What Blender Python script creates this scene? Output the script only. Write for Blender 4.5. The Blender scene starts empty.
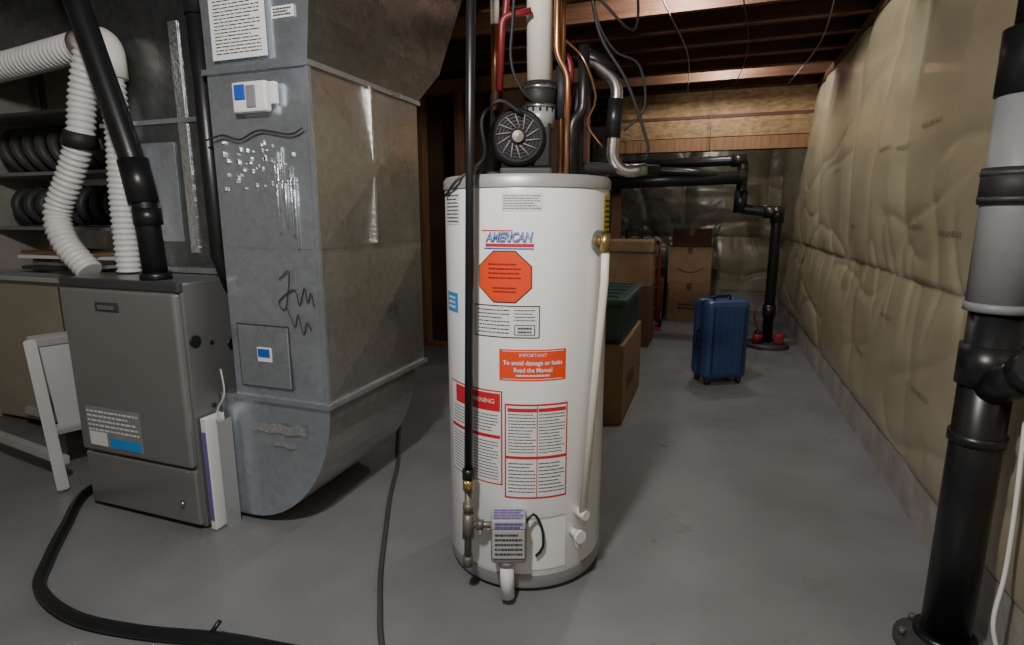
import bpy, bmesh, math, random
from mathutils import Vector, Matrix, noise
random.seed(7)
PI=math.pi
scn=bpy.context.scene
COL=scn.collection

# ---------------------------------------------------------------- materials
def mat(name,col,rough=.5,metal=0.0,var=.0,vscale=6,bump=0,bscale=30,col2=None,stretch=(1,1,1),coat=0,spec=.5,vor=False,detail=4,ridged=False,bdist=.02,rvar=0):
    m=bpy.data.materials.new(name); m.use_nodes=True
    nt=m.node_tree; b=nt.nodes['Principled BSDF']
    b.inputs['Base Color'].default_value=(*col,1)
    b.inputs['Roughness'].default_value=rough
    b.inputs['Metallic'].default_value=metal
    b.inputs['Coat Weight'].default_value=coat
    b.inputs['Specular IOR Level'].default_value=spec
    tc=nt.nodes.new('ShaderNodeTexCoord'); mp=nt.nodes.new('ShaderNodeMapping')
    mp.inputs['Scale'].default_value=stretch
    nt.links.new(tc.outputs['Object'],mp.inputs['Vector'])
    if var>0 or col2:
        if vor:
            n=nt.nodes.new('ShaderNodeTexVoronoi'); n.inputs['Scale'].default_value=vscale
            sep=nt.nodes.new('ShaderNodeSeparateColor'); nt.links.new(n.outputs['Color'],sep.inputs[0]); fac=sep.outputs[0]
        else:
            n=nt.nodes.new('ShaderNodeTexNoise'); n.inputs['Scale'].default_value=vscale; n.inputs['Detail'].default_value=detail
            cr=nt.nodes.new('ShaderNodeMapRange'); cr.inputs[1].default_value=.3; cr.inputs[2].default_value=.7
            nt.links.new(n.outputs['Fac'],cr.inputs[0]); fac=cr.outputs[0]
        nt.links.new(mp.outputs[0],n.inputs['Vector'])
        mx=nt.nodes.new('ShaderNodeMix'); mx.data_type='RGBA'
        c2=col2 if col2 else tuple(max(0,c*(1-var)) for c in col)
        c1=col if col2 else tuple(min(1,c*(1+var)) for c in col)
        mx.inputs[6].default_value=(*c1,1); mx.inputs[7].default_value=(*c2,1)
        nt.links.new(fac,mx.inputs[0]); nt.links.new(mx.outputs[2],b.inputs['Base Color'])
    if rvar:
        n3=nt.nodes.new('ShaderNodeTexNoise'); n3.inputs['Scale'].default_value=3.5; n3.inputs['Detail'].default_value=6
        nt.links.new(mp.outputs[0],n3.inputs['Vector'])
        r3=nt.nodes.new('ShaderNodeMapRange'); r3.inputs[1].default_value=.3; r3.inputs[2].default_value=.7
        r3.inputs[3].default_value=rough-rvar; r3.inputs[4].default_value=rough+rvar
        nt.links.new(n3.outputs['Fac'],r3.inputs[0]); nt.links.new(r3.outputs[0],b.inputs['Roughness'])
    if bump>0:
        n2=nt.nodes.new('ShaderNodeTexNoise')
        if ridged: n2.noise_type='RIDGED_MULTIFRACTAL'
        n2.inputs['Scale'].default_value=bscale; n2.inputs['Detail'].default_value=5 if not ridged else 3
        if ridged: n2.inputs['Distortion'].default_value=.6
        nt.links.new(mp.outputs[0],n2.inputs['Vector'])
        bp=nt.nodes.new('ShaderNodeBump'); bp.inputs['Strength'].default_value=bump; bp.inputs['Distance'].default_value=bdist
        nt.links.new(n2.outputs['Fac'],bp.inputs['Height']); nt.links.new(bp.outputs[0],b.inputs['Normal'])
    return m
M={}
M['floor']=mat('floor_paint',(.205,.208,.212),.34,0,.16,2.0,.12,9,detail=9,rvar=.08)
M['concrete']=mat('concrete',(.32,.30,.265),.8,0,.2,5,.3,25)
M['blanket']=mat('insulation_poly',(.43,.375,.245),.36,0,0,2.2,.22,2.6,col2=(.32,.272,.172),stretch=(1,.8,1.6),coat=.22,ridged=True,bdist=.03)
M['foil']=mat('foil_insulation',(.36,.34,.28),.32,.4,.25,9,.5,4,ridged=True,bdist=.03)
M['joist']=mat('joist_wood',(.135,.055,.026),.7,0,0,3,.2,20,col2=(.065,.026,.012),stretch=(.6,9,9))
M['deck']=mat('deck_wood',(.08,.033,.017),.8,0,0,3,.2,20,col2=(.04,.017,.008),stretch=(9,.6,9))
M['osb']=mat('osb_wood',(.40,.26,.12),.7,0,0,22,.3,40,col2=(.19,.11,.05),stretch=(.6,1,1.4))
M['stud']=mat('stud_wood',(.32,.165,.075),.7,0,0,4,.2,20,col2=(.18,.09,.04),stretch=(9,9,.6))
M['darkwall']=mat('brown_sheathing',(.07,.04,.022),.8,0,.3,4)
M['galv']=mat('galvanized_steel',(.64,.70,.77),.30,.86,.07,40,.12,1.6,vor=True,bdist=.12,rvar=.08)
M['galv_reflected']=mat('galvanized_brown_reflection',(.50,.495,.46),.32,.88,.08,40,.14,1.6,vor=True,bdist=.12,rvar=.09)  # same steel, brown reflection of the room tinted into the colour
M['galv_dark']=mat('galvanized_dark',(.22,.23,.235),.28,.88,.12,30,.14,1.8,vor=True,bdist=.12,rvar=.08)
M['tape']=mat('foil_tape',(.85,.87,.88),.22,.9,.1,30,.4,50)
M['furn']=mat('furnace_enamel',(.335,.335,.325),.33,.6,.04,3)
M['furn_shaded']=mat('furnace_enamel_shaded',(.25,.25,.245),.36,.6,.05,3)  # same enamel as the doors, side shade put into the colour
M['black']=mat('black_abs',(.012,.012,.013),.35,0,.2,8)
M['rubber']=mat('black_rubber',(.02,.02,.021),.6)
M['dkgrey']=mat('dark_grey',(.05,.05,.052),.5)
M['grey']=mat('grey_pvc',(.25,.255,.265),.45,0,.08,8)
M['ltgrey']=mat('light_grey_paint',(.45,.46,.45),.45,0,.06,4)
M['white']=mat('heater_enamel',(.88,.88,.865),.25,0,.015,3,coat=.3)
M['cap']=mat('heater_cap_grey',(.38,.38,.38),.4,.3)
M['pvc']=mat('white_pvc',(.78,.75,.66),.35,0,.04,6)
M['hosew']=mat('white_hose',(.68,.67,.65),.45,0,.05,8)
M['paper']=mat('paper_white',(.80,.80,.79),.55)
M['ink']=mat('ink_black',(.03,.03,.03),.6)
M['fadeink']=mat('faded_ink',(.12,.095,.065),.6)
M['red']=mat('label_red',(.62,.02,.03),.45)
M['dred']=mat('dark_red',(.28,.02,.02),.45)
M['orange']=mat('label_orange',(.85,.07,.015),.45)
M['yellow']=mat('label_yellow',(.80,.68,.03),.45)
M['blue']=mat('label_blue',(.02,.10,.50),.45)
M['ltblue']=mat('label_light_blue',(.03,.30,.75),.45)
M['purple']=mat('label_purple',(.16,.12,.38),.45)
M['copper']=mat('copper',(.55,.27,.14),.3,.9,.1,10)
M['pex']=mat('pex_red',(.20,.015,.02),.4)
M['brass']=mat('brass',(.50,.36,.14),.35,.9)
M['iron']=mat('aged_iron',(.22,.20,.17),.45,.6,.2,20)
M['steel']=mat('brushed_steel',(.55,.55,.56),.25,.95)
M['card']=mat('cardboard',(.24,.145,.075),.8,0,.12,6)
M['card2']=mat('cardboard_dark',(.11,.05,.03),.8,0,.12,6)
M['bin']=mat('bin_green',(.030,.060,.05),.45)
M['suit']=mat('suitcase_blue',(.028,.062,.15),.38,0,.1,5)
M['suitd']=mat('suitcase_trim',(.012,.024,.06),.45)
M['beige']=mat('beige_paint',(.36,.33,.25),.6,0,.08,3)
M['cable']=mat('grey_cable',(.07,.066,.06),.5)
M['clearp']=mat('clear_plastic',(.40,.41,.41),.15,.3,spec=.8)

# ---------------------------------------------------------------- helpers
def link(ob,parent=None):
    COL.objects.link(ob)
    if parent: ob.parent=parent
    return ob
def empty(name,loc=(0,0,0),rz=0,parent=None):
    e=bpy.data.objects.new(name,None); e.location=loc; e.rotation_euler=(0,0,rz); e.empty_display_size=.1
    return link(e,parent)
def mk(name,verts,faces,m,parent=None,smooth=False,mats=None,fm=None):
    me=bpy.data.meshes.new(name); me.from_pydata([tuple(v) for v in verts],[],faces); me.update()
    for x in (mats or [m]): me.materials.append(x)
    if fm:
        for p,i in zip(me.polygons,fm): p.material_index=i
    if smooth: 
        for p in me.polygons: p.use_smooth=True
    ob=bpy.data.objects.new(name,me); link(ob,parent); return ob
def box(name,lo,hi,m,parent=None,bev=0,rot=None):
    bm=bmesh.new(); bmesh.ops.create_cube(bm,size=1)
    c=[(a+b)/2 for a,b in zip(lo,hi)]; s=[abs(b-a) for a,b in zip(lo,hi)]
    for v in bm.verts: v.co=Vector((v.co.x*s[0],v.co.y*s[1],v.co.z*s[2]))
    if bev: bmesh.ops.bevel(bm,geom=bm.edges[:],offset=min(bev,min(s)*.45),segments=2,affect='EDGES',profile=.5)
    if rot:
        R=Matrix.Rotation(rot[0],3,rot[1]); 
        for v in bm.verts: v.co=R@v.co
    for v in bm.verts: v.co+=Vector(c)
    me=bpy.data.meshes.new(name); bm.to_mesh(me); bm.free(); me.materials.append(m)
    ob=bpy.data.objects.new(name,me); return link(ob,parent)
def catmull(pts,step=.02):
    P=[Vector(p) for p in pts]; P=[P[0]*2-P[1]]+P+[P[-1]*2-P[-2]]
    out=[]
    for i in range(1,len(P)-2):
        n=max(2,int((P[i+1]-P[i]).length/step))
        for k in range(n):
            t=k/n
            out.append(.5*((2*P[i])+(P[i+1]-P[i-1])*t+(2*P[i-1]-5*P[i]+4*P[i+1]-P[i+2])*t*t+(3*P[i]-P[i-1]-3*P[i+1]+P[i+2])*t**3))
    out.append(P[-2]); return out
def fillet(pts,r):
    P=[Vector(p) for p in pts]; out=[P[0]]
    for i in range(1,len(P)-1):
        a=(P[i-1]-P[i]); b=(P[i+1]-P[i]); d=min(r,a.length*.48,b.length*.48)
        p0=P[i]+a.normalized()*d; p2=P[i]+b.normalized()*d
        for k in range(7):
            t=k/6; out.append((1-t)**2*p0+2*t*(1-t)*P[i]+t*t*p2)
    out.append(P[-1]); return out
def tube(name,path,r,m,parent=None,seg=14,corr=None,caps=True):
    path=[Vector(p) for p in path]
    q=[path[0]]
    for p in path[1:]:
        if (p-q[-1]).length>1e-5: q.append(p)
    path=q; n=len(path); verts=[];faces=[]
    t0=(path[1]-path[0]).normalized(); up=Vector((0,0,1)) if abs(t0.z)<.9 else Vector((1,0,0))
    nrm=(up-t0*up.dot(t0)).normalized(); L=0
    for i,p in enumerate(path):
        t=(path[min(i+1,n-1)]-path[max(i-1,0)]).normalized()
        nrm=(nrm-t*nrm.dot(t)).normalized(); bn=t.cross(nrm)
        if i: L+=(p-path[i-1]).length
        rr=r(L) if callable(r) else r
        if corr: rr+=corr[0]*math.sin(2*PI*L/corr[1])
        for k in range(seg):
            a=2*PI*k/seg; verts.append(p+(nrm*math.cos(a)+bn*math.sin(a))*rr)
    for i in range(n-1):
        for k in range(seg):
            faces.append((i*seg+k,i*seg+(k+1)%seg,(i+1)*seg+(k+1)%seg,(i+1)*seg+k))
    if caps:
        faces.append(tuple(range(seg))[::-1]); faces.append(tuple((n-1)*seg+k for k in range(seg)))
    ob=mk(name,verts,faces,m,parent)
    for pl in ob.data.polygons[:-2] if caps else ob.data.polygons: pl.use_smooth=True
    return ob
def lathe(name,prof,m,parent=None,loc=(0,0,0),seg=64,axis='Z',mats=None,mi=None):
    verts=[];faces=[];fm=[]
    for r,z in prof:
        for k in range(seg):
            a=2*PI*k/seg; v=Vector((r*math.cos(a),r*math.sin(a),z))
            if axis=='Y': v=Vector((v.x,-v.z,v.y))
            if axis=='X': v=Vector((v.z,v.x,v.y))
            verts.append(v+Vector(loc))
    for i in range(len(prof)-1):
        for k in range(seg):
            faces.append((i*seg+k,i*seg+(k+1)%seg,(i+1)*seg+(k+1)%seg,(i+1)*seg+k)); fm.append(mi[i] if mi else 0)
    ob=mk(name,verts,faces,m,parent,mats=mats,fm=fm)
    me=ob.data
    for p in me.polygons: p.use_smooth=True
    es=ob.modifiers.new('es','EDGE_SPLIT'); es.split_angle=math.radians(35)
    return ob
def grid(name,u0,u1,v0,v1,nu,nv,f,m,parent=None,smooth=True):
    verts=[f(u0+(u1-u0)*i/nu,v0+(v1-v0)*j/nv) for j in range(nv+1) for i in range(nu+1)]
    faces=[(j*(nu+1)+i,j*(nu+1)+i+1,(j+1)*(nu+1)+i+1,(j+1)*(nu+1)+i) for j in range(nv) for i in range(nu)]
    return mk(name,verts,faces,m,parent,smooth)
def words(name,u0,u1,v0,v1,n,f,m,parent=None,fill=.55,wmin=.03,wmax=.12):
    verts=[];faces=[];W=u1-u0
    for i in range(n):
        v=v1-(i+.5)*(v1-v0)/n; h=(v1-v0)/n*fill/2
        u=u0; end=u1-(random.random()*.25*W if random.random()<.3 else 0)
        while u<end:
            w=min(random.uniform(wmin,wmax)*W,end-u)
            b=len(verts); verts+= [f(u,v-h),f(u+w,v-h),f(u+w,v+h),f(u,v+h)]; faces.append((b,b+1,b+2,b+3))
            u+=w+W*.018
    return mk(name,verts,faces,m,parent)
def text(name,body,size,f,m,parent=None,center=(0,0),sx=1,bold=0,shear=0):
    c=bpy.data.curves.new('t','FONT'); c.body=body; c.size=size; c.align_x='CENTER'; c.align_y='CENTER'; c.offset=bold; c.shear=shear; c.resolution_u=3
    o=bpy.data.objects.new('t',c); COL.objects.link(o); bpy.context.view_layer.update()
    me=bpy.data.meshes.new_from_object(o.evaluated_get(bpy.context.evaluated_depsgraph_get()))
    bpy.data.objects.remove(o)
    for v in me.vertices: v.co=Vector(f(center[0]+v.co.x*sx,center[1]+v.co.y))
    me.materials.clear(); me.materials.append(m)
    ob=bpy.data.objects.new(name,me); return link(ob,parent)

# ---------------------------------------------------------------- room
XL,XR,YF,YB,ZC,ZD=-4.6,.93,-2.2,8.8,2.66,2.94
ZT=ZC-.012
box('floor',(XL-.1,YF-.1,-.1),(XR+.15,YB+.1,0),M['floor'])
box('wall_right',(XR,YF,0),(XR+.15,YB,ZD),M['concrete'])
box('wall_back',(XL,YB,0),(XR,YB+.1,ZD),M['concrete'])
box('wall_left',(XL-.1,YF,0),(XL,YB,ZD),M['concrete'])
box('wall_front',(XL,YF-.1,0),(XR,YF,ZD),M['concrete'])
box('ceiling',(XL-.1,YF-.1,ZD),(XR+.15,YB+.1,ZD+.06),M['deck'])
cj=empty('ceiling_joists')
y=YF+.1;i=0
while y<8.7:
    box('joist_%d'%i,(XL,y,ZC),(XR,y+.045,ZD),M['joist'],cj); y+=.41;i+=1
for k,(xx) in enumerate((-.55,-2.9)):
    box('bridging_%d'%k,(xx,YF,ZC+.12),(xx+.04,6.5,ZC+.18),M['joist'],cj)
for k,xx in enumerate((-.35,.10,.6)):
    tube('wiring_%d'%k,catmull([(xx,.5,ZC-.004),(xx+.05,2.0,ZC-.012),(xx-.04,3.5,ZC-.004),(xx+.06,5.0,ZC-.014),(xx,6.5,ZC-.005)],.1),.005,M['grey'] if k!=1 else M['rubber'],cj,seg=8)
hb=empty('wood_header')
box('rim_board',(-1.12,6.58,2.40),(XR,6.62,ZC),M['osb'],hb)
box('beam_face',(-1.12,6.55,2.19),(XR,6.64,2.385),M['osb'],hb)
box('beam_plate',(-1.12,6.53,2.05),(XR,6.66,2.18),M['stud'],hb)
box('nailer',(-1.12,6.54,2.38),(XR,6.60,2.41),M['joist'],hb)
box('post',(-1.12,6.54,0),(-1.02,6.64,2.06),M['joist'],hb)
box('trim_1',(XR-.06,YF,2.60),(XR,6.5,ZC),M['joist'])
sw=empty('stud_wall')
box('sheathing',(-4.6,5.32,0),(-1.15,5.36,ZC),M['darkwall'],sw)
x=-4.5;i=0
while x<-1.1:
    box('stud_%d'%i,(x,5.2,.04),(x+.05,5.32,2.54),M['stud'],sw); x+=.41;i+=1
box('stud_end',(-1.2,5.2,.04),(-1.13,5.32,2.54),M['joist'],sw)
box('bottom_plate',(-4.6,5.2,0),(-1.13,5.32,.04),M['stud'],sw)
box('top_plate',(-4.6,5.2,2.54),(-1.13,5.32,ZC),M['stud'],sw)

# insulation blanket surfaces
def tier(z,z0,z1,a=.4):
    t=max(0,min(1,(z-z0)/(z1-z0))); return math.sin(PI*t)**a if 0<t<1 else 0
def rdg(a,b,c): return 1-min(1,abs(noise.noise(Vector((a,b,c))))*3.2)
def bulge(u,z):
    if z>=1.08:
        b=tier(z,1.045,2.63,.3)*.088; uu=u+.07*noise.noise(Vector((z*1.5,u*.7,4)))
    else:
        b=tier(z,.22,1.12)*.050; uu=u+.3+.07*noise.noise(Vector((z*1.5,u*.7,9)))
    s=abs(math.sin(PI*(uu+.35)/1.22)); p=.55+.45*min(1,s*2.2)**.6
    n=noise.noise(Vector((u*.9,z*1.3,3)))*.030
    n-=rdg(u*.9+z*.9,z*.9-u*.4,15)**6*.014
    n-=rdg(u*.7-z*1.0,z*.8+u*.3,31)**7*.014
    edge=max(0,1-abs(z-1.1)/.35)
    n-=rdg(u*3.2,z*1.1,51)**3*.022*edge
    n-=rdg(u*2.6,z*.9,61)**3*.010*max(0,1-abs(z-.3)/.3)
    g=max(0,min(1,(u-1.75)/.9)); g=.45+.55*g
    return max(.003,(b*p+n*min(1,b*30)))*g
def fr(off=0): return lambda u,z:(XR-.004-bulge(u,z)-off,u,z)
wi=empty('wall_insulation_blanket')
grid('upper_blanket',.2,8.72,1.07,2.62,480,90,fr(),M['blanket'],wi)
grid('lower_blanket',.2,8.72,.23,1.12,480,52,fr(-.003),M['blanket'],wi)
for k,(yy,zz) in enumerate(((2.9,1.75),(3.05,1.32),(3.6,1.72),(4.3,1.3),(4.9,1.7),(2.75,.62),(3.9,.55),(5.6,.6),(6.4,1.6),(3.4,.85),(2.62,1.30),(3.3,1.70))):
    f=fr(.004)
    text('print_%d'%k,'FOLD LINE  R-12',.032,lambda u,v,yy=yy,zz=zz:f(yy-u,zz+v),M['fadeink'],wi)
bi=empty('back_wall_insulation')
def fb(u,z): return (u,YB-.01-bulge(u*1.1+5,z)*1.4,z)
grid('beige_blanket_upper',.12,.90,1.07,2.50,50,60,fb,M['blanket'],bi)
grid('beige_blanket_lower',.12,.90,.30,1.12,50,36,fb,M['blanket'],bi)
grid('foil_blanket',-1.8,.12,.6,2.50,110,80,fb,M['foil'],bi)

# ---------------------------------------------------------------- water heater
HR=.305
PSI=math.radians(19.6)
wh=empty('water_heater',(-.667,2.04,0),PSI)
def cy(off=.0015):
    def f(a,z):
        t=a/HR; r=HR+off; return (r*math.sin(t),-r*math.cos(t),z)
    return f
d2r=math.radians
lathe('tank_jacket',[(0,.012),(.285,.012),(.300,.02),(.307,.035),(.307,.075),(.303,.08),(HR,.085),(HR,1.455),(.303,1.46),(.309,1.462),(.309,1.49),(.300,1.503),(.0,1.508)],
      M['white'],wh,seg=128,mats=[M['white'],M['cap']],mi=[1,1,1,1,1,0,0,0,1,1,1,1,1])
for k in range(3):
    a=2*PI*k/3+.4; box('foot_%d'%k,(.22*math.cos(a)-.03,.22*math.sin(a)-.03,0),(.22*math.cos(a)+.03,.22*math.sin(a)+.03,.02),M['dkgrey'],wh)
def label(name,a0,a1,z0,z1,m,off=.0012,hf=None):
    A0,A1=d2r(a0)*HR,d2r(a1)*HR; f=cy(off)
    if hf: 
        c=(A0+A1)/2
        return grid(name,-1,1,z0,z1,24,58,lambda u,z:f(c+u*hf((z-z0)/(z1-z0))*(A1-A0)/2,z),m,wh)
    return grid(name,A0,A1,z0,z1,24,1,f,m,wh)
def lwords(name,a0,a1,z0,z1,n,m,off=.003,**k): return words(name,d2r(a0)*HR,d2r(a1)*HR,z0,z1,n,cy(off),m,wh,**k)
def ltext(name,s,size,a,z,m,off=.003,**k): return text(name,s,size,cy(off),m,wh,center=(d2r(a)*HR,z),**k)
label('rating_label',-17,8,1.385,1.442,M['paper']); lwords('rating_print',-16,7,1.39,1.437,6,M['dkgrey'],fill=.25)
label('side_paper',-70,-50,1.34,1.45,M['paper']); lwords('side_paper_print',-69,-51,1.345,1.445,8,M['ink'],fill=.3)
ltext('badge_text','AMERICAN',.043,-13,1.300,M['blue'],off=.0040,bold=.0016,shear=.3,sx=.72)
ltext('badge_text_2','AMERICAN',.043,-13,1.300,M['paper'],off=.0055,bold=-.0012,shear=.3,sx=.72)
label('badge_red',-28,3,1.270,1.280,M['red'],.002); label('badge_red_2',-31,-10,1.321,1.324,M['red'],.002)
label('badge_line',-29,3,1.262,1.266,M['blue'],.002)
def octw(t): 
    k=.293
    if t>.5: t=1-t
    return 1 if t>k else .414+2*t
label('octagon_border',-33,2,1.083,1.257,M['ink'],.0012,octw)
label('octagon',-32.3,1.3,1.087,1.253,M['orange'],.0022,octw)
lwords('octagon_print',-26,-5,1.16,1.22,4,M['dred'],.0035,fill=.3,wmin=.08,wmax=.25); lwords('octagon_print2',-23,-8,1.115,1.14,2,M['dred'],.0035,fill=.35,wmin=.08,wmax=.25)
label('energy_border',-37,7,.964,1.075,M['ink'],.001); label('energy_label',-36.3,6.3,.968,1.071,M['paper'],.002)
lwords('energy_print',-34,-12,.975,1.065,7,M['ink'],fill=.28); lwords('energy_print2',-9,4,1.02,1.065,4,M['ink'],fill=.28)
label('energy_box',-9,4,.975,1.01,M['ink'],.003); label('energy_box_in',-8.4,3.4,.978,1.007,M['paper'],.004); lwords('energy_print3',-7,2,.98,1.005,2,M['ink'],.005)
label('blue_sticker',-72,-54,1.03,1.10,M['ltblue']); lwords('blue_sticker_print',-68,-57,1.04,1.09,3,M['paper'])
label('notice_label',-19,25,.815,.925,M['orange']); label('notice_line',-17,23,.820,.822,M['paper'],.002);label('notice_line2',-17,23,.918,.920,M['paper'],.002)
ltext('notice_t1','IMPORTANT',.017,3,.905,M['paper']); ltext('notice_t2','To avoid damage or leaks',.022,3,.878,M['paper'],bold=.0005,sx=.9); ltext('notice_t3','Read the Manual',.022,3,.853,M['paper'],bold=.0005,sx=.9)
lwords('notice_print',-8,14,.828,.84,1,M['paper'])
label('warn_left_border',-66,-17,.425,.775,M['red']); label('warn_left',-65,-18,.43,.77,M['paper'],.002)
label('warn_left_head',-58,-18.5,.70,.765,M['red'],.003)
label('warn_left_mid',-64,-18.5,.60,.612,M['red'],.003)
for k in range(2):
    lwords('warn_l_%d'%k,-62+k*23,-43+k*23,.44,.59,13,M['dkgrey'],fill=.25,wmin=.05,wmax=.25); lwords('warn_lu_%d'%k,-62+k*23,-43+k*23,.62,.69,6,M['dkgrey'],fill=.25,wmin=.05,wmax=.25)
ltext('warn_l_text','WARNING',.024,-33,.735,M['paper'],off=.005)
label('warn_right_border',-15.5,27,.38,.732,M['red']); label('warn_right',-14.5,26,.387,.725,M['paper'],.002)
for k in range(2):
    lwords('warn_r_%d'%k,-13+k*20,5+k*20,.55,.70,13,M['dkgrey'],fill=.25,wmin=.05,wmax=.25)
    label('warn_r_hd_%d'%k,-13.5+k*20,5.5+k*20,.704,.717,M['red'],.003)
    lwords('warn_r2_%d'%k,-13+k*20,5+k*20,.40,.52,9,M['dkgrey'],fill=.25,wmin=.05,wmax=.25)
label('warn_r_mid',-14.5,26,.531,.541,M['red'],.003); label('warn_r_vert',5.6,6.2,.387,.725,M['red'],.003)
label('yellow_tag',60,82,1.13,1.44,M['yellow']); lwords('yellow_tag_print',62,80,1.14,1.43,16,M['ink'],fill=.4,wmin=.1,wmax=.4)
def P(a,z,off): t=d2r(a); return Vector(((HR+off)*math.sin(t),-(HR+off)*math.cos(t),z))
tube('relief_valve_nipple',[P(50,1.285,-.01),P(50,1.285,.05)],.016,M['brass'],wh)
tube('relief_valve_body',[P(50,1.25,.035),P(50,1.31,.035)],.018,M['brass'],wh)
tube('relief_lever',[P(50,1.312,.035),P(41,1.318,.045)],.006,M['steel'],wh)
lathe('relief_collar',[(0,0),(.036,0),(.036,.006),(0,.006)],M['cap'],wh,axis='Y',seg=32).matrix_local=Matrix.Translation(P(50,1.285,.0))@Matrix.Rotation(d2r(50),4,'Z')
ds=P(51,1.26,.035); de=P(36,.26,.032)
tube('relief_discharge_tube',[ds,ds+Vector((0,0,-.12)),de],.0145,M['pvc'],wh)
tube('relief_strap',[P(37,.30,.0),P(37,.30,.05)],.018,M['pvc'],wh)
tube('drain_valve',[P(33,.225,0),P(33,.225,.05)],.016,M['paper'],wh); tube('drain_knob',[P(33,.225,.035),P(33,.225,.052)],.024,M['paper'],wh)
tube('drain_spout',[P(33,.22,.03),P(33,.175,.035)],.012,M['paper'],wh)
label('access_door',-12,27,.10,.30,M['white'],.004); label('access_seam',-12.5,27.5,.303,.306,M['cap'],.004)
gp=[Vector((-.168,-.315,2.6)),Vector((-.215,-.315,.15))]
def gl(z): t=(2.6-z)/(2.45); return gp[0].lerp(gp[1],t)
tube('gas_pipe',[gl(2.655),gl(.43)],.0145,M['black'],wh)
tube('gas_union',[gl(.50),gl(.46)],.022,M['black'],wh,seg=6)
tube('gas_shutoff',[gl(.46),gl(.42)],.02,M['brass'],wh,seg=8); tube('gas_shutoff_handle',[gl(.44)+Vector((0,-.02,0)),gl(.44)+Vector((0,-.035,.0)),gl(.47)+Vector((-.01,-.036,.0))],.007,M['brass'],wh)
tube('gas_nipple',[gl(.43),gl(.14)],.0135,M['iron'],wh)
tube('gas_tee',[gl(.33),gl(.235)],.021,M['iron'],wh); tube('gas_coupling',[gl(.37),gl(.34)],.02,M['iron'],wh,seg=8)
tube('drip_cap',[gl(.165),gl(.125)],.019,M['iron'],wh,seg=8)
t0=gl(.285)
tube('gas_branch',[t0,t0+Vector((.12,0,0))],.0125,M['iron'],wh); tube('gas_branch_fitting',[t0+Vector((.03,0,0)),t0+Vector((.055,0,0))],.019,M['iron'],wh,seg=8)
box('control_body',(-.130,-.385,.175),(-.005,-.300,.33),M['grey'],wh,bev=.012)
box('control_face',(-.124,-.392,.20),(-.012,-.384,.31),M['ltgrey'],wh,bev=.003)
box('control_band',(-.127,-.394,.31),(-.008,-.305,.345),M['ltgrey'],wh,bev=.006)
words('control_print',-.115,-.02,.21,.30,5,lambda u,z:(u,-.3935,z),M['dkgrey'],wh,fill=.45)
words('control_print2',-.115,-.02,.315,.34,2,lambda u,z:(u,-.3955,z),M['purple'],wh,fill=.7,wmin=.1,wmax=.3)
words('control_top_print',-.12,-.015,-.385,-.315,4,lambda u,v:(u,v,.3462),M['purple'],wh,fill=.7,wmin=.1,wmax=.3)
tube('control_knob',[(-.075,-.345,.19),(-.075,-.345,.155)],.034,M['ltgrey'],wh)
tube('combustion_tube',[(-.075,-.35,.16),(-.072,-.358,.03)],.025,M['paper'],wh)
tube('igniter_cable',catmull([(-.01,-.35,.31),(.02,-.34,.34),(.05,-.325,.28),(.055,-.32,.2),(.03,-.32,.165)]),.005,M['black'],wh)
# power-vent blower on top
lathe('blower_housing',[(0,-.065),(.080,-.065),(.100,-.05),(.104,.0),(.100,.04),(.090,.05),(0,.05)],M['black'],wh,loc=(-.035,-.02,1.645),axis='Y',seg=40)
for k in range(6):
    lathe('blower_ring_%d'%k,[(.022+.012*k,0),(.026+.012*k,.006),(.030+.012*k,0)],M['dkgrey'],wh,loc=(-.035,-.07,1.645),axis='Y',seg=32)
for k in range(14):
    a=2*PI*k/14; tube('blower_fin_%d'%k,[(-.035+.03*math.cos(a),-.077,1.645+.03*math.sin(a)),(-.035+.078*math.cos(a+.35),-.074,1.645+.078*math.sin(a+.35))],.0022,M['grey'],wh,seg=6)
lathe('blower_hub',[(0,.02),(.02,.018),(.024,0)],M['iron'],wh,loc=(-.035,-.07,1.645),axis='Y',seg=24)
box('blower_base',(-.10,-.08,1.505),(.09,.10,1.54),M['dkgrey'],wh,bev=.01)
box('blower_motor_box',(.02,-.05,1.54),(.085,.06,1.70),M['black'],wh,bev=.01)
tube('blower_outlet',[(.044,0,1.68),(.044,0,1.75)],.058,M['cap'],wh)
tube('vent_coupling',[(.044,0,1.735),(.044,0,1.84)],.057,M['rubber'],wh,seg=28)
for k,z in enumerate((1.755,1.82)): tube('coupling_clamp_%d'%k,[(.044,0,z-.006),(.044,0,z+.006)],.0595,M['steel'],wh,seg=28)
tube('vent_pipe',[(.044,0,1.82),(.038,0,2.655)],.046,M['pvc'],wh,seg=28)
tube('hot_pipe_copper',[(.125,.02,1.5),(.125,.02,2.655)],.0115,M['copper'],wh)
tube('hot_pipe_insul',[(.125,.02,1.72),(.125,.02,1.9)],.022,M['rubber'],wh)
tube('hot_pipe_red',fillet([(.11,.06,2.655),(.11,.06,1.98),(.16,.06,1.93),(.16,.06,1.5)],.05),.013,M['pex'],wh)
tube('hot_pipe_red_2',fillet([(.10,-.05,2.655),(.10,-.05,1.92),(.14,-.05,1.86),(.14,-.05,1.5)],.04),.011,M['copper'],wh)
tube('cold_pipe_red',fillet([(-.06,-.02,2.655),(-.075,-.02,2.08),(-.10,-.02,1.95),(-.10,.05,1.75)],.06),.0125,M['pex'],wh)
tube('red_crossover',fillet([(.01,-.06,2.06),(-.09,-.06,2.04),(-.10,-.06,1.80)],.03),.012,M['pex'],wh)
tube('cold_pipe_copper',[(-.115,-.05,2.03),(-.115,-.03,1.74)],.0135,M['copper'],wh); tube('cold_cap',[(-.115,-.055,2.10),(-.115,-.05,2.02)],.015,M['pvc'],wh)
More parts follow.
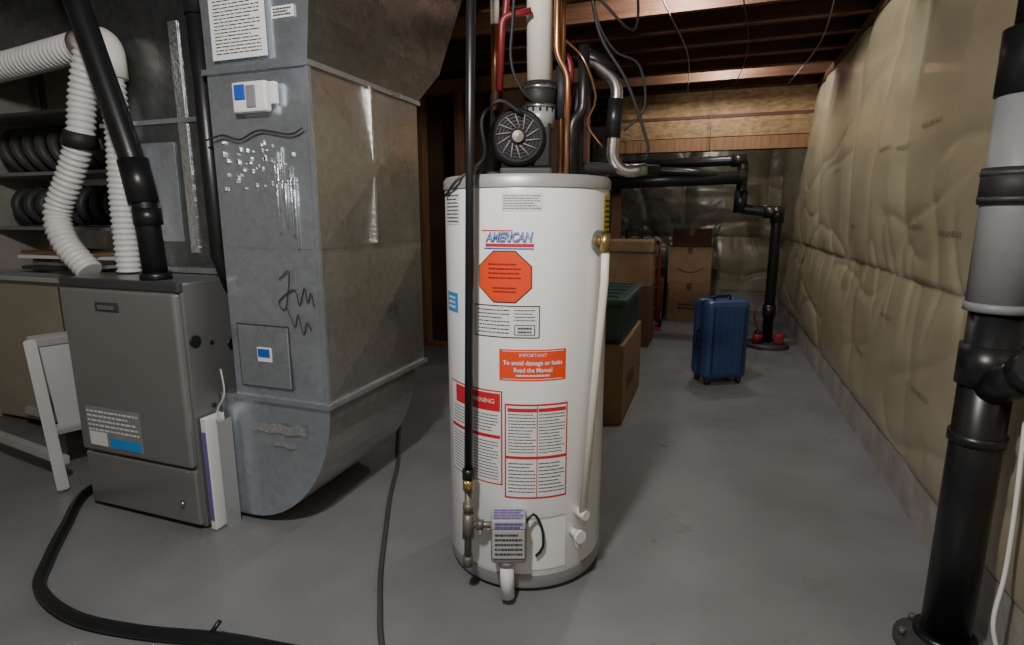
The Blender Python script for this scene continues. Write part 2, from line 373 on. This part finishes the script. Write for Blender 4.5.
tube('supply_black_l',fillet([(-.115,.0,1.80),(-.115,.04,1.505)],.03),.02,M['rubber'],wh)
tube('blower_cable',catmull([(-.02,-.08,1.72),(-.10,-.1,1.76),(-.16,-.1,1.7),(-.15,-.1,1.58),(-.19,-.14,1.52),(-.1,-.16,1.512)]),.007,M['rubber'],wh)
tube('side_cable',catmull([(-.17,-.16,1.53),(-.235,-.22,1.49),(-.29,-.12,1.44)]),.005,M['dkgrey'],wh)
tube('junction_cable',catmull([(.05,-.04,1.75),(-.02,-.07,1.80),(-.06,-.08,1.9),(-.05,-.08,2.1),(-.04,-.05,2.655)]),.005,M['rubber'],wh)
tube('insulated_pipe_a',fillet([(.185,.03,1.505),(.185,.03,1.78),(.23,.05,1.86),(.23,.3,1.86)],.06),.026,M['rubber'],wh)
tube('insulated_pipe_b',fillet([(.16,-.03,1.505),(.16,-.03,1.70),(.20,-.02,1.74),(.20,-.02,1.96)],.04),.02,M['black'],wh)
tube('elbow_vent',fillet([(.20,.08,1.94),(.26,.08,1.92),(.34,.08,1.86),(.325,.08,1.58),(.37,.08,1.535),(.46,.08,1.545)],.05),.024,M['steel'],wh)
tube('elbow_vent_sleeve',[(.335,.08,1.80),(.327,.08,1.66)],.029,M['black'],wh)
tube('upper_sleeve',[(.19,.09,1.965),(.33,.09,1.90)],.034,M['black'],wh)
tube('low_run',fillet([(.19,.02,1.53),(.19,.06,1.55),(.42,.10,1.545),(.52,.14,1.545)],.03),.022,M['rubber'],wh)
tube('loop_cable',catmull([(.20,.0,2.3),(.25,.0,2.02),(.36,.0,1.84),(.45,.02,1.62),(.44,.04,1.58)]),.006,M['rubber'],wh)
tube('loop_cable_2',catmull([(.17,-.05,2.5),(.22,-.05,2.1),(.30,-.02,1.95),(.40,.0,1.9),(.43,.02,1.76),(.36,.03,1.68)]),.0045,M['rubber'],wh)
tube('small_cable',catmull([(.13,-.02,1.98),(.19,-.08,1.90),(.24,-.05,1.78),(.22,0,1.70),(.28,.02,1.62)]),.004,M['copper'],wh)
tube('cross_cable',catmull([(.0,-.1,2.16),(.2,-.08,2.12),(.38,0,2.02),(.43,.3,2.4)]),.005,M['rubber'],wh)

# ---------------------------------------------------------------- furnace
fu=empty('furnace')
FX0,FX1,FY=-2.73,-2.03,1.66
box('cabinet',(FX0,FY+.02,.015),(FX1,2.50,1.10),M['furn_shaded'],fu,bev=.008)
box('base_pad',(FX0+.02,FY+.05,0),(FX1-.02,2.45,.02),M['dkgrey'],fu)
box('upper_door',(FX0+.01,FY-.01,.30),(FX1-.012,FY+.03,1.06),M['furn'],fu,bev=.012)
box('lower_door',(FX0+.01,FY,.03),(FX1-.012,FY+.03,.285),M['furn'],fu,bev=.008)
box('top_trim',(FX0-.003,FY,1.062),(FX1+.003,FY+.03,1.103),M['dkgrey'],fu,bev=.006)
box('handle_recess',(-2.50,FY-.014,.965),(-2.36,FY-.009,1.005),M['dkgrey'],fu,bev=.002)
box('logo_plate',(-2.48,FY-.018,.975),(-2.38,FY-.013,.993),M['steel'],fu)
box('energy_sticker',(-2.66,FY-.0135,.33),(-2.32,FY-.011,.52),M['grey'],fu)
words('sticker_print',-2.65,-2.33,.40,.51,5,lambda u,z:(u,FY-.015,z),M['paper'],fu,fill=.4)
box('sticker_blue',(-2.52,FY-.0150,.335),(-2.33,FY-.0138,.38),M['ltblue'],fu)
box('sticker_white',(-2.65,FY-.0150,.335),(-2.54,FY-.0138,.40),M['paper'],fu)
for k,(yy,zz,r) in enumerate(((1.72,.85,.026),(1.91,.80,.026),(1.80,.83,.009),(1.93,.62,.012),(1.78,.55,.01))):
    tube('knockout_%d'%k,[(FX1-.005,yy,zz),(FX1+.006,yy,zz)],r,M['black'],fu,seg=20)
box('side_plate',(FX1,1.78,.14),(FX1+.004,1.92,.17),M['dkgrey'],fu)
tube('door_knob',[(-2.12,FY-.005,.13),(-2.12,FY-.02,.13)],.01,M['steel'],fu)

sp=empty('supply_plenum')
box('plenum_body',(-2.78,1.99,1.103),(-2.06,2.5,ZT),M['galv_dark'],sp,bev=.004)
box('plenum_flange',(-2.795,1.975,1.105),(-2.045,2.51,1.13),M['galv'],sp)
box('plenum_seam',(-2.795,1.978,1.78),(-2.045,2.51,1.80),M['galv'],sp)
box('plenum_panel',(-2.60,1.982,1.25),(-2.34,1.99,1.70),M['galv'],sp,bev=.003)
box('plenum_tape',(-2.30,1.983,1.2),(-2.25,1.989,2.2),M['tape'],sp)
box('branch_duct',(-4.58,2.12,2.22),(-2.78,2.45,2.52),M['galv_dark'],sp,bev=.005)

# ---------------------------------------------------------------- return duct
rd=empty('return_air_duct')
DX0,DX1,DY0,DY1=-1.92,-1.44,1.81,2.62
def duct_section(name,prof,y0,y1,y1t=None):
    n=len(prof); v=[(x,y0,z) for x,z in prof]+[(x,(y1t(z) if y1t else y1),z) for x,z in prof]
    f=[tuple(range(n))[::-1],tuple(range(n,2*n))]+[(i,(i+1)%n,n+(i+1)%n,n+i) for i in range(n)]
    fm=[0,0]+[1]*n
    return mk(name,v,f,None,rd,mats=[M['galv'],M['galv_reflected']],fm=fm)
def creased(name,corn,m,depth,off=None):
    c=[Vector(p) for p in corn]; n=(c[1]-c[0]).cross(c[3]-c[0]).normalized(); ce=sum(c,Vector())/4+n*depth
    return mk(name,c+[ce],[(0,1,4),(1,2,4),(2,3,4),(3,0,4)],m,rd)
duct_section('vertical_drop',[(DX0,.60),(DX1,.60),(DX1,1.92),(DX0,1.92)],DY0,DY1)
e=.002
for a,b,nm in ((.62,1.22,'a'),(1.24,1.90,'b')):
    creased('front_panel_'+nm,[(DX0+.02,DY0-e,a),(DX1-.015,DY0-e,a),(DX1-.015,DY0-e,b),(DX0+.02,DY0-e,b)],M['galv'],.008)
    creased('side_panel_'+nm,[(DX1+e,DY0+.015,a),(DX1+e,DY1-.015,a),(DX1+e,DY1-.015,b),(DX1+e,DY0+.015,b)],M['galv_reflected'],.022)
arc=[(DX0-.10,.03)]
for k in range(13):
    t=PI/2*k/12; arc.append((DX0+.02+(DX1-DX0-.02)*math.sin(t)**1.05, .60-.57*math.cos(t)**1.0))
boot=duct_section('curved_boot',arc+[(DX0-.10,.60)],DY0+.005,DY1-.1)
v=[(DX0,DY0,1.92),(DX1,DY0,1.92),(DX1,DY1,1.92),(DX0,DY1,1.92),(DX0-.02,DY0,ZT),(DX1+.10,DY0,ZT),(DX1+.10,DY1+.45,ZT),(DX0-.02,DY1+.45,ZT)]
v+= [(DX1+.02,DY1+.22,2.1),(DX1+.02,DY0,2.1),(DX0,DY1+.22,2.1),(DX0,DY0,2.1)]
mk('top_transition',v,[(0,1,9,11),(11,9,5,4),(1,2,8,9),(9,8,6,5),(2,3,10,8),(8,10,7,6),(3,0,11,10),(10,11,4,7)],None,rd,mats=[M['galv'],M['galv_dark']],fm=[0,0,1,1,1,1,1,1])  # sides and back in darker steel, shade put into the colour
for k,z in enumerate((.60,1.92)):
    box('flange_%d'%k,(DX0-.012,DY0-.014,z-.010),(DX1+.014,DY1+.014,z+.010),M['galv'],rd)
box('corner_seam',(DX1-.006,DY0-.008,.61),(DX1+.008,DY0+.008,1.91),M['galv'],rd)
box('side_seam',(DX1,2.18,1.25),(DX1+.022,2.195,1.91),M['tape'],rd)
fy=DY0-.014
box('spec_sheet',(-1.86,DY0-.020,1.955),(-1.60,DY0-.016,2.26),M['paper'],rd)
words('spec_sheet_print',-1.84,-1.62,1.97,2.24,22,lambda u,z:(u,DY0-.0215,z),M['dkgrey'],rd,fill=.28,wmin=.04,wmax=.2)
box('small_label',(-1.58,DY0-.006,2.08),(-1.48,DY0-.003,2.12),M['paper'],rd)
words('small_label_print',-1.57,-1.49,2.085,2.115,3,lambda u,z:(u,DY0-.008,z),M['ink'],rd)
box('access_panel_edge',(-1.876,DY0-.0125,.654),(-1.604,DY0-.005,.926),M['galv_dark'],rd)
box('access_panel',(-1.87,DY0-.016,.66),(-1.61,DY0-.006,.92),M['galv'],rd,bev=.003)
box('panel_tag',(-1.77,DY0-.020,.77),(-1.70,DY0-.015,.83),M['paper'],rd); box('panel_tag_blue',(-1.765,DY0-.022,.79),(-1.705,DY0-.020,.825),M['blue'],rd)
for k in range(50):
    xx=random.uniform(-1.88,-1.52); zz=random.uniform(1.48,1.66); h=random.uniform(.004,.018)
    box('glue_dab_%d'%k,(xx,DY0-.014,zz-h),(xx+random.uniform(.003,.010),DY0-.004,zz),M['tape'],rd)
for k in range(9):
    xx=-1.62+.012*k+random.uniform(-.01,.01); z1=random.uniform(1.5,1.62); 
    tube('glue_drip_%d'%k,[(xx,DY0-.013,z1),(xx,DY0-.013,z1-random.uniform(.05,.28))],.0035,M['tape'],rd,seg=8)
tube('marker_scribble',catmull([(-1.63,fy,1.12),(-1.58,fy,1.15),(-1.61,fy,1.00),(-1.64,fy,1.03),(-1.56,fy,1.08),(-1.54,fy,1.02),(-1.51,fy,1.09),(-1.50,fy,1.03),(-1.48,fy,1.07),(-1.47,fy,1.02)],.01),.0026,M['ink'],rd,seg=6)
tube('marker_scribble_2',catmull([(-1.60,fy,1.00),(-1.57,fy,.93),(-1.55,fy,.98),(-1.53,fy,.90),(-1.51,fy,.95),(-1.49,fy,.92)],.01),.0026,M['ink'],rd,seg=6)
tube('control_wire',catmull([(-1.93,fy-.01,1.665),(-1.84,fy-.012,1.68),(-1.76,fy-.012,1.66),(-1.66,fy-.012,1.69),(-1.52,fy-.01,1.67),(-1.46,fy-.01,1.69)]),.004,M['ink'],rd,seg=8)
def crin(u,z): return (u,DY0-.004-.010*abs(noise.noise(Vector((u*30,z*30,0)))),z+.04*noise.noise(Vector((u*9,2,5))))
grid('foil_tape_patch',-1.84,-1.56,.45,.49,30,8,crin,M['tape'],rd)
grid('foil_tape_patch_2',-1.74,-1.62,.39,.41,20,6,crin,M['tape'],rd)
hc=empty('humidity_controller')
box('housing',(-1.76,DY0-.045,1.755),(-1.60,DY0-.013,1.865),M['paper'],hc,bev=.008)
box('display',(-1.745,DY0-.050,1.80),(-1.695,DY0-.044,1.855),M['blue'],hc,bev=.003)
box('backplate',(-1.69,DY0-.050,1.77),(-1.645,DY0-.044,1.85),M['grey'],hc,bev=.003)
box('dial',(-1.59,DY0-.035,1.78),(-1.565,DY0-.013,1.86),M['paper'],hc,bev=.004)
af=empty('air_filter')
box('filter_frame',(-2.015,1.69,.005),(-1.985,1.79,.52),M['paper'],af,bev=.003)
box('filter_stripe',(-2.011,1.687,.05),(-1.990,1.692,.46),M['purple'],af)
box('filter_cover',(-1.957,1.72,.0),(-1.947,1.79,.50),M['clearp'],af)
tube('filter_wire',catmull([(-1.97,1.78,.72),(-1.94,1.76,.62),(-1.97,1.74,.54),(-1.95,1.74,.50),(-1.98,1.74,.50)]),.004,M['ltgrey'],af,seg=8)

# drain / vent pipes by furnace
def coup(name,a,b,r,m,p,seg=20): return tube(name,[a,b],r,m,p,seg)
vp=empty('furnace_vent_pipe')
tube('pipe',fillet([(-2.72,1.76,2.655),(-2.53,1.76,2.25),(-2.33,1.76,1.64),(-2.28,1.76,1.46),(-2.26,1.76,1.11)],.08),.048,M['black'],vp,seg=20)
coup('coupling_1',(-2.315,1.76,1.60),(-2.28,1.76,1.42),.058,M['black'],vp); coup('coupling_2',(-2.27,1.76,1.40),(-2.267,1.76,1.33),.055,M['black'],vp)
coup('base_flange',(-2.26,1.76,1.10),(-2.26,1.76,1.13),.062,M['black'],vp)
sk=empty('vent_stack')
tube('pipe',[(-1.99,1.85,2.655),(-1.99,1.85,1.2),(-1.99,1.9,1.08)],.036,M['black'],sk,seg=20)
coup('coupling',(-1.99,1.85,2.3),(-1.99,1.85,2.15),.045,M['black'],sk)
wh1=empty('flexible_air_hose')
tube('hose_run',catmull([(-4.4,2.0,1.98),(-3.6,1.92,2.06),(-3.1,1.90,2.09),(-2.72,1.90,2.12)],.006),.060,M['hosew'],wh1,seg=18,corr=(.005,.028))
tube('elbow',fillet([(-2.74,1.90,2.12),(-2.57,1.90,2.13),(-2.57,1.90,1.97)],.08),.066,M['pvc'],wh1,seg=20)
tube('hose_drop',catmull([(-2.66,1.88,2.10),(-2.74,1.88,1.90),(-2.78,1.87,1.72),(-2.87,1.86,1.55),(-2.96,1.84,1.38),(-2.90,1.82,1.24),(-2.76,1.82,1.11)],.006),.054,M['hosew'],wh1,seg=18,corr=(.005,.028))
coup('black_band',(-2.775,1.87,1.75),(-2.795,1.87,1.68),.062,M['rubber'],wh1)
tube('hose_drop_b',catmull([(-2.57,1.90,2.0),(-2.57,1.90,1.75),(-2.60,1.90,1.45),(-2.61,1.90,1.11)],.006),.050,M['hosew'],wh1,seg=18,corr=(.0045,.026))

# left cabinet, shelf
cab=empty('storage_cabinet')
box('body',(-4.55,2.28,.03),(-2.95,2.75,.97),M['beige'],cab,bev=.01)
box('plinth',(-4.5,2.32,0),(-3.0,2.72,.035),M['dkgrey'],cab)
box('top',(-4.57,2.24,.97),(-2.92,2.78,1.0),M['ltgrey'],cab,bev=.005)
box('door_gap',(-3.765,2.276,.06),(-3.757,2.281,.94),M['dkgrey'],cab)
pp=empty('paper_stack')
for k in range(7):
    x0=-4.1+random.uniform(-.06,.06); box('sheet_%d'%k,(x0,2.30,1.001+.022*k),(x0+.75,2.62,1.02+.022*k),M[random.choice(['paper','grey','dkgrey','card'])],pp,rot=(random.uniform(-.12,.12),'Z'))
sh=empty('storage_shelf')
for k,z in enumerate((1.28,1.62,1.98)): box('shelf_%d'%k,(-4.55,2.42,z),(-2.95,2.85,z+.02),M['grey'],sh)
for k,(xx,yy) in enumerate(((-4.55,2.82),(-2.98,2.82),(-3.77,2.82))): box('post_%d'%k,(xx,yy,0),(xx+.03,yy+.03,2.5),M['dkgrey'],sh)
rl=empty('coiled_hose_rolls',parent=sh)
for k in range(11):
    xx=-4.4+.12*k
    ring=[(xx+.02*math.sin(a*2),2.60+.13*math.cos(a),1.79-.0+.125*math.sin(a)) for a in [2*PI*j/24 for j in range(25)]]
    tube('coil_%d'%k,ring,.03,M['cable'],rl,seg=10,caps=False)
for k in range(11):
    xx=-4.4+.125*k
    ring=[(xx,2.60+.11*math.cos(a),1.435+.10*math.sin(a)) for a in [2*PI*j/24 for j in range(25)]]
    tube('coil_b%d'%k,ring,.03,M['dkgrey'],rl,seg=10,caps=False)

tb=empty('metal_cart')
def bar(name,a,b,w,m,p): 
    a=Vector(a);b=Vector(b);d=(b-a);L=d.length
    bm=bmesh.new(); bmesh.ops.create_cube(bm,size=1)
    for v in bm.verts: v.co=Vector((v.co.x*w[0],v.co.y*w[1],v.co.z*L))
    bmesh.ops.bevel(bm,geom=bm.edges[:],offset=.006,segments=2,affect='EDGES')
    q=Vector((0,0,1)).rotation_difference(d.normalized()).to_matrix()
    for v in bm.verts: v.co=q@v.co+(a+b)/2
    me=bpy.data.meshes.new(name); bm.to_mesh(me); bm.free(); me.materials.append(m); return link(bpy.data.objects.new(name,me),p)
bar('leg_front',(-3.18,1.76,.76),(-3.03,1.72,.005),(.08,.05),M['ltgrey'],tb)
bar('leg_rear',(-3.06,2.12,.76),(-2.90,2.1,.005),(.05,.05),M['ltgrey'],tb)
bar('top_rail',(-3.18,1.75,.75),(-3.06,2.12,.75),(.05,.05),M['ltgrey'],tb)
bar('lower_rail',(-3.09,1.76,.30),(-2.96,2.1,.30),(.05,.04),M['ltgrey'],tb)
bar('cross_rail',(-3.05,1.76,.14),(-4.1,1.9,.14),(.05,.04),M['ltgrey'],tb)
bar('cross_rail_2',(-2.95,2.1,.14),(-4.1,2.2,.14),(.05,.04),M['ltgrey'],tb)
bar('leg_far',(-4.1,1.9,.76),(-4.1,1.9,0),(.05,.05),M['ltgrey'],tb)
mk('side_panel',[(-3.15,1.78,.72),(-3.03,2.10,.72),(-2.95,2.09,.30),(-3.075,1.77,.30)],[(0,1,2,3)],M['ltgrey'],tb)

# ---------------------------------------------------------------- floor hoses
hz=empty('floor_drain_hose')
tube('hose',catmull([(-2.88,1.95,.03),(-2.84,1.70,.025),(-2.62,1.47,.025),(-2.42,1.28,.025),(-2.25,1.15,.025),(-1.98,1.09,.025),(-1.70,1.115,.025),(-1.42,1.18,.025),(-1.15,1.22,.02)]),.021,M['black'],hz)
tube('hose_end',[(-1.46,1.17,.03),(-1.44,1.20,.07)],.008,M['black'],hz)
cb=empty('power_cord')
tube('cord',catmull([(-1.9,3.1,.012),(-1.72,2.78,.012),(-1.58,2.54,.012),(-1.42,2.2,.012),(-1.25,1.88,.012),(-1.13,1.66,.012),(-1.03,1.5,.012),(-.92,1.34,.012),(-.7,1.1,.012)]),.010,M['cable'],cb)

# ---------------------------------------------------------------- foreground pipe
rp=empty('standpipe')
px,py=.785,1.97
def pv(name,z0,z1,r,m,seg=32): return tube(name,[(px,py,z0),(px,py,z1)],r,m,rp,seg=seg)
pv('lower_pipe',0.02,1.12,.066,M['black']); pv('grey_sleeve',1.10,1.70,.078,M['grey']); pv('rubber_coupling',1.40,1.50,.085,M['rubber'])
for k,z in enumerate((1.415,1.485)): pv('clamp_%d'%k,z-.006,z+.006,.087,M['dkgrey'])
pv('upper_coupling',1.69,1.86,.084,M['black']); pv('upper_pipe',1.86,2.655,.062,M['black'])
pv('fitting_ring_1',.88,1.0,.076,M['black']); pv('fitting_ring_2',.70,.73,.073,M['black']); pv('sleeve_lip',1.10,1.125,.082,M['grey'])
tube('wye_branch',[(px,py,.86),(px+.02,py-.20,.97)],.05,M['black'],rp,seg=24)
tube('wye_cap',[(px+.018,py-.18,.958),(px+.023,py-.225,.985)],.058,M['black'],rp,seg=24)
pv('floor_flange',0,.05,.085,M['black'])
lathe('sump_lid',[(.0,.03),(.115,.03),(.125,.02),(.125,0)],M['dkgrey'],rp,loc=(px-.02,py-.03,0),seg=40)
for k in range(6):
    a=k*PI/3; tube('lid_bolt_%d'%k,[(px-.02+.105*math.cos(a),py-.03+.105*math.sin(a),.03),(px-.02+.105*math.cos(a),py-.03+.105*math.sin(a),.05)],.010,M['iron'],rp,seg=6)
wc=empty('white_cord')
tube('cord',catmull([(.87,1.92,.80),(.865,1.88,.55),(.86,1.86,.35),(.84,1.83,.2),(.86,1.80,.08),(.80,1.70,.01),(.6,1.6,.01)]),.006,M['paper'],wc,seg=8)

# ---------------------------------------------------------------- far sump and drain piping
dp=empty('drain_piping')
tube('main_run',fillet([(-1.5,6.4,1.90),(.24,6.4,1.93),(.24,6.4,1.44),(.60,6.4,1.40),(.60,6.4,.05)],.07),.052,M['black'],dp,seg=20)
for k,(a,b) in enumerate((((.12,6.4,1.93),(.27,6.4,1.93)),((.24,6.4,1.62),(.24,6.4,1.40)),((.46,6.4,1.41),(.62,6.4,1.40)),((.60,6.4,1.46),(.60,6.4,1.30)),((.60,6.4,.45),(.60,6.4,.32)))):
    tube('fitting_%d'%k,[a,b],.066,M['black'],dp,seg=20)
tube('second_run',[(-1.5,6.1,1.70),(.20,6.1,1.74)],.065,M['black'],dp,seg=20); tube('second_drop',fillet([(.15,6.1,1.74),(.22,6.1,1.74),(.24,6.38,1.80)],.04),.05,M['black'],dp,seg=20)
tube('third_run',[(-1.5,6.0,1.88),(-.3,6.05,1.80),(.0,6.08,1.76)],.04,M['black'],dp,seg=16)
for k,xx in enumerate((-.8,-.1)): tube('hanger_%d'%k,[(xx,6.4,1.9),(xx,6.4,2.655)],.003,M['dkgrey'],dp,seg=6)
lathe('basin_lid',[(0,.05),(.20,.05),(.22,.03),(.22,0)],M['dkgrey'],dp,loc=(.60,6.4,0),seg=32)
tube('pump_head',[(.50,6.30,.05),(.50,6.30,.15)],.05,M['dred'],dp,seg=20); tube('pump_cap',[(.50,6.30,.15),(.50,6.30,.18)],.035,M['black'],dp)
box('red_bracket',(.66,6.28,.05),(.75,6.36,.16),M['dred'],dp,bev=.02)
tube('pump_cord',catmull([(.5,6.3,.18),(.45,6.25,.36),(.50,6.3,.5),(.55,6.36,.58)]),.008,M['pex'],dp,seg=8)

# ---------------------------------------------------------------- suitcase
sc=empty('suitcase',(.10,4.86,0),math.radians(30))
W,D,H0,H1=.38,.26,.05,.70
box('shell_front',(-W/2,-D/2,H0),(W/2,-.006,H1),M['suit'],sc,bev=.045); box('shell_rear',(-W/2,.006,H0),(W/2,D/2,H1),M['suit'],sc,bev=.045)
box('zip_band',(-W/2+.004,-.012,H0+.004),(W/2-.004,.012,H1-.004),M['suitd'],sc,bev=.01)
for k in range(6):
    xx=-W/2+.055+k*.054; box('rib_%d'%k,(xx-.008,-D/2-.007,H0+.06),(xx+.008,-D/2+.01,H1-.06),M['suitd'] if k in(0,5) else M['suit'],sc,bev=.006)
for k,(a,b) in enumerate(((-1,-1),(1,-1),(-1,1),(1,1))):
    xx,yy=a*(W/2-.05),b*(D/2-.05)
    tube('wheel_%d'%k,[(xx-.012,yy,.025),(xx+.012,yy,.025)],.025,M['black'],sc,seg=18); box('wheel_mount_%d'%k,(xx-.02,yy-.02,.03),(xx+.02,yy+.02,.065),M['suitd'],sc,bev=.004)
tube('top_handle',fillet([(-.07,0,H1-.005),(-.07,0,H1+.03),(.07,0,H1+.03),(.07,0,H1-.005)],.02),.011,M['suitd'],sc)
tube('side_handle',fillet([(-W/2+.005,0,.30),(-W/2-.03,0,.30),(-W/2-.03,0,.45),(-W/2+.005,0,.45)],.02),.01,M['suitd'],sc)
box('telescopic_base',(-.08,.05,H1-.004),(.08,.09,H1+.012),M['suitd'],sc,bev=.004)

# ---------------------------------------------------------------- boxes
def carton(name,lo,hi,m,tapew=.03,rz=0,marks=True):
    e=empty(name,((lo[0]+hi[0])/2,(lo[1]+hi[1])/2,lo[2]),rz)
    w,d,h=(hi[0]-lo[0])/2,(hi[1]-lo[1])/2,hi[2]-lo[2]
    box('body',(-w,-d,0),(w,d,h),m,e,bev=.004)
    box('tape',(-tapew,-d-.001,h-.08),(tapew,d+.001,h+.001),M['card2'] if m is M['card'] else M['card'],e)
    box('flap_a',(-w+.002,-d+.002,h),(-.002,d-.002,h+.004),m,e); box('flap_b',(.002,-d+.002,h),(w-.002,d-.002,h+.004),m,e)
    if marks:
        words('side_print',-.6*d,.2*d,h*.35,h*.55,3,lambda u,z:(w+.0015,u,z),M['ink'],e,wmin=.1,wmax=.3)
        words('front_print',-.5*w,.5*w,h*.3,h*.5,2,lambda u,z:(u,-d-.0015,z),M['ink'],e,wmin=.1,wmax=.3)
    return e
carton('cardboard_box',(-1.12,3.56,0),(-.50,4.50,.54),M['card'])
gb=empty('storage_bin',(-.81,4.03,.545))
box('tub',(-.29,-.44,0),(.29,.44,.25),M['bin'],gb,bev=.03); box('lid',(-.315,-.465,.24),(.315,.465,.30),M['bin'],gb,bev=.02)
for k in range(5): box('lid_rib_%d'%k,(-.25,-.38+k*.18,.295),(.25,-.34+k*.18,.31),M['bin'],gb,bev=.005)
for k,yy in enumerate((-.47,.445)): box('latch_%d'%k,(-.08,yy,.15),(.08,yy+.02,.28),M['dkgrey'],gb,bev=.006)
carton('cardboard_box',(-.52,7.6,0),(.0,8.1,.50),M['card'])
c=carton('cardboard_box',(-.54,7.6,.505),(.0,8.1,.97),M['card'],marks=False)
tube('smile_print',catmull([(-.16,-.252,.20),(-.05,-.252,.15),(.06,-.252,.15),(.17,-.252,.20)]),.006,M['ink'],c,seg=6)
carton('cardboard_box',(-.50,7.62,.98),(-.02,8.08,1.2),M['card2'],marks=False)
carton('cardboard_box',(-1.14,7.6,0),(-.58,8.1,.55),M['card2'],marks=False)
carton('cardboard_box',(-1.1,5.9,0),(-.58,6.4,.62),M['card2'],marks=False)
tc=empty('carry_case',(-.82,6.15,.625))
box('case_body',(-.24,-.2,0),(.24,.2,.50),M['card'],tc,bev=.02); box('case_band',(-.245,-.205,.36),(.245,.205,.38),M['dkgrey'],tc)
tube('case_handle',fillet([(-.06,0,.49),(-.06,0,.60),(.10,0,.60),(.10,0,.49)],.03),.014,M['black'],tc)
ht=empty('hand_truck',(-.72,7.0,0),.15)
for k,xx in enumerate((-.12,.12)):
    tube('rail_%d'%k,fillet([(xx,0,.08),(xx,.0,.9),(xx,.12,1.05)],.08),.016,M['dred'],ht)
    tube('wheel_%d'%k,[(xx*1.35-.02,.08,.10),(xx*1.35+.02,.08,.10)],.10,M['black'],ht,seg=24)
for k,z in enumerate((.25,.5,.75)): tube('rung_%d'%k,[(-.12,0,z),(.12,0,z)],.012,M['dred'],ht)
tube('axle',[(-.16,.08,.10),(.16,.08,.10)],.01,M['iron'],ht); tube('grip',[(-.12,.12,1.05),(.12,.12,1.05)],.018,M['black'],ht)
box('toe_plate',(-.17,-.2,.0),(.17,.01,.012),M['dred'],ht); 
for k,xx in enumerate((-.12,.12)): bar('axle_strut_%d'%k,(xx,0,.3),(xx,.08,.10),(.015,.015),M['dred'],ht)

# ---------------------------------------------------------------- lights
def point_lamp(nm,loc,e,r=.06,col=(1,.985,.95)):
    p=empty(nm,loc)
    L=bpy.data.lights.new(nm+'_lamp','POINT'); L.energy=e; L.shadow_soft_size=r; L.color=col
    o=bpy.data.objects.new('lamp',L); o.location=(0,0,-.12); link(o,p)
    lathe('socket',[(0,.0),(.05,0),(.045,-.04),(.02,-.05),(0,-.05)],M['paper'],p,seg=24)
point_lamp('bulb_or_fill',(-.55,.20,2.66),190,.09)
point_lamp('bulb_or_fill',(-.25,3.78,2.88),55,.05)  # added lamp, unseen between the joists, brightens the stud wall
point_lamp('bulb_or_fill',(.0,5.83,2.88),42,.05)  # added lamp, unseen between the joists, keeps the far end lit
point_lamp('bulb_or_fill',(-.1,7.6,2.6),6,.05)  # unseen weak fill behind the header for the back wall
w=bpy.data.worlds.new('world'); scn.world=w; w.use_nodes=True
w.node_tree.nodes['Background'].inputs[0].default_value=(.5,.55,.6,1); w.node_tree.nodes['Background'].inputs[1].default_value=.05

# ---------------------------------------------------------------- camera
cam=bpy.data.cameras.new('camera'); cam.sensor_width=36; cam.lens=560/1024*36; cam.clip_start=.02
co=bpy.data.objects.new('camera',cam); co.location=(0,0,1.37); co.rotation_euler=(math.radians(90-10.8),0,PSI); link(co)
scn.camera=co
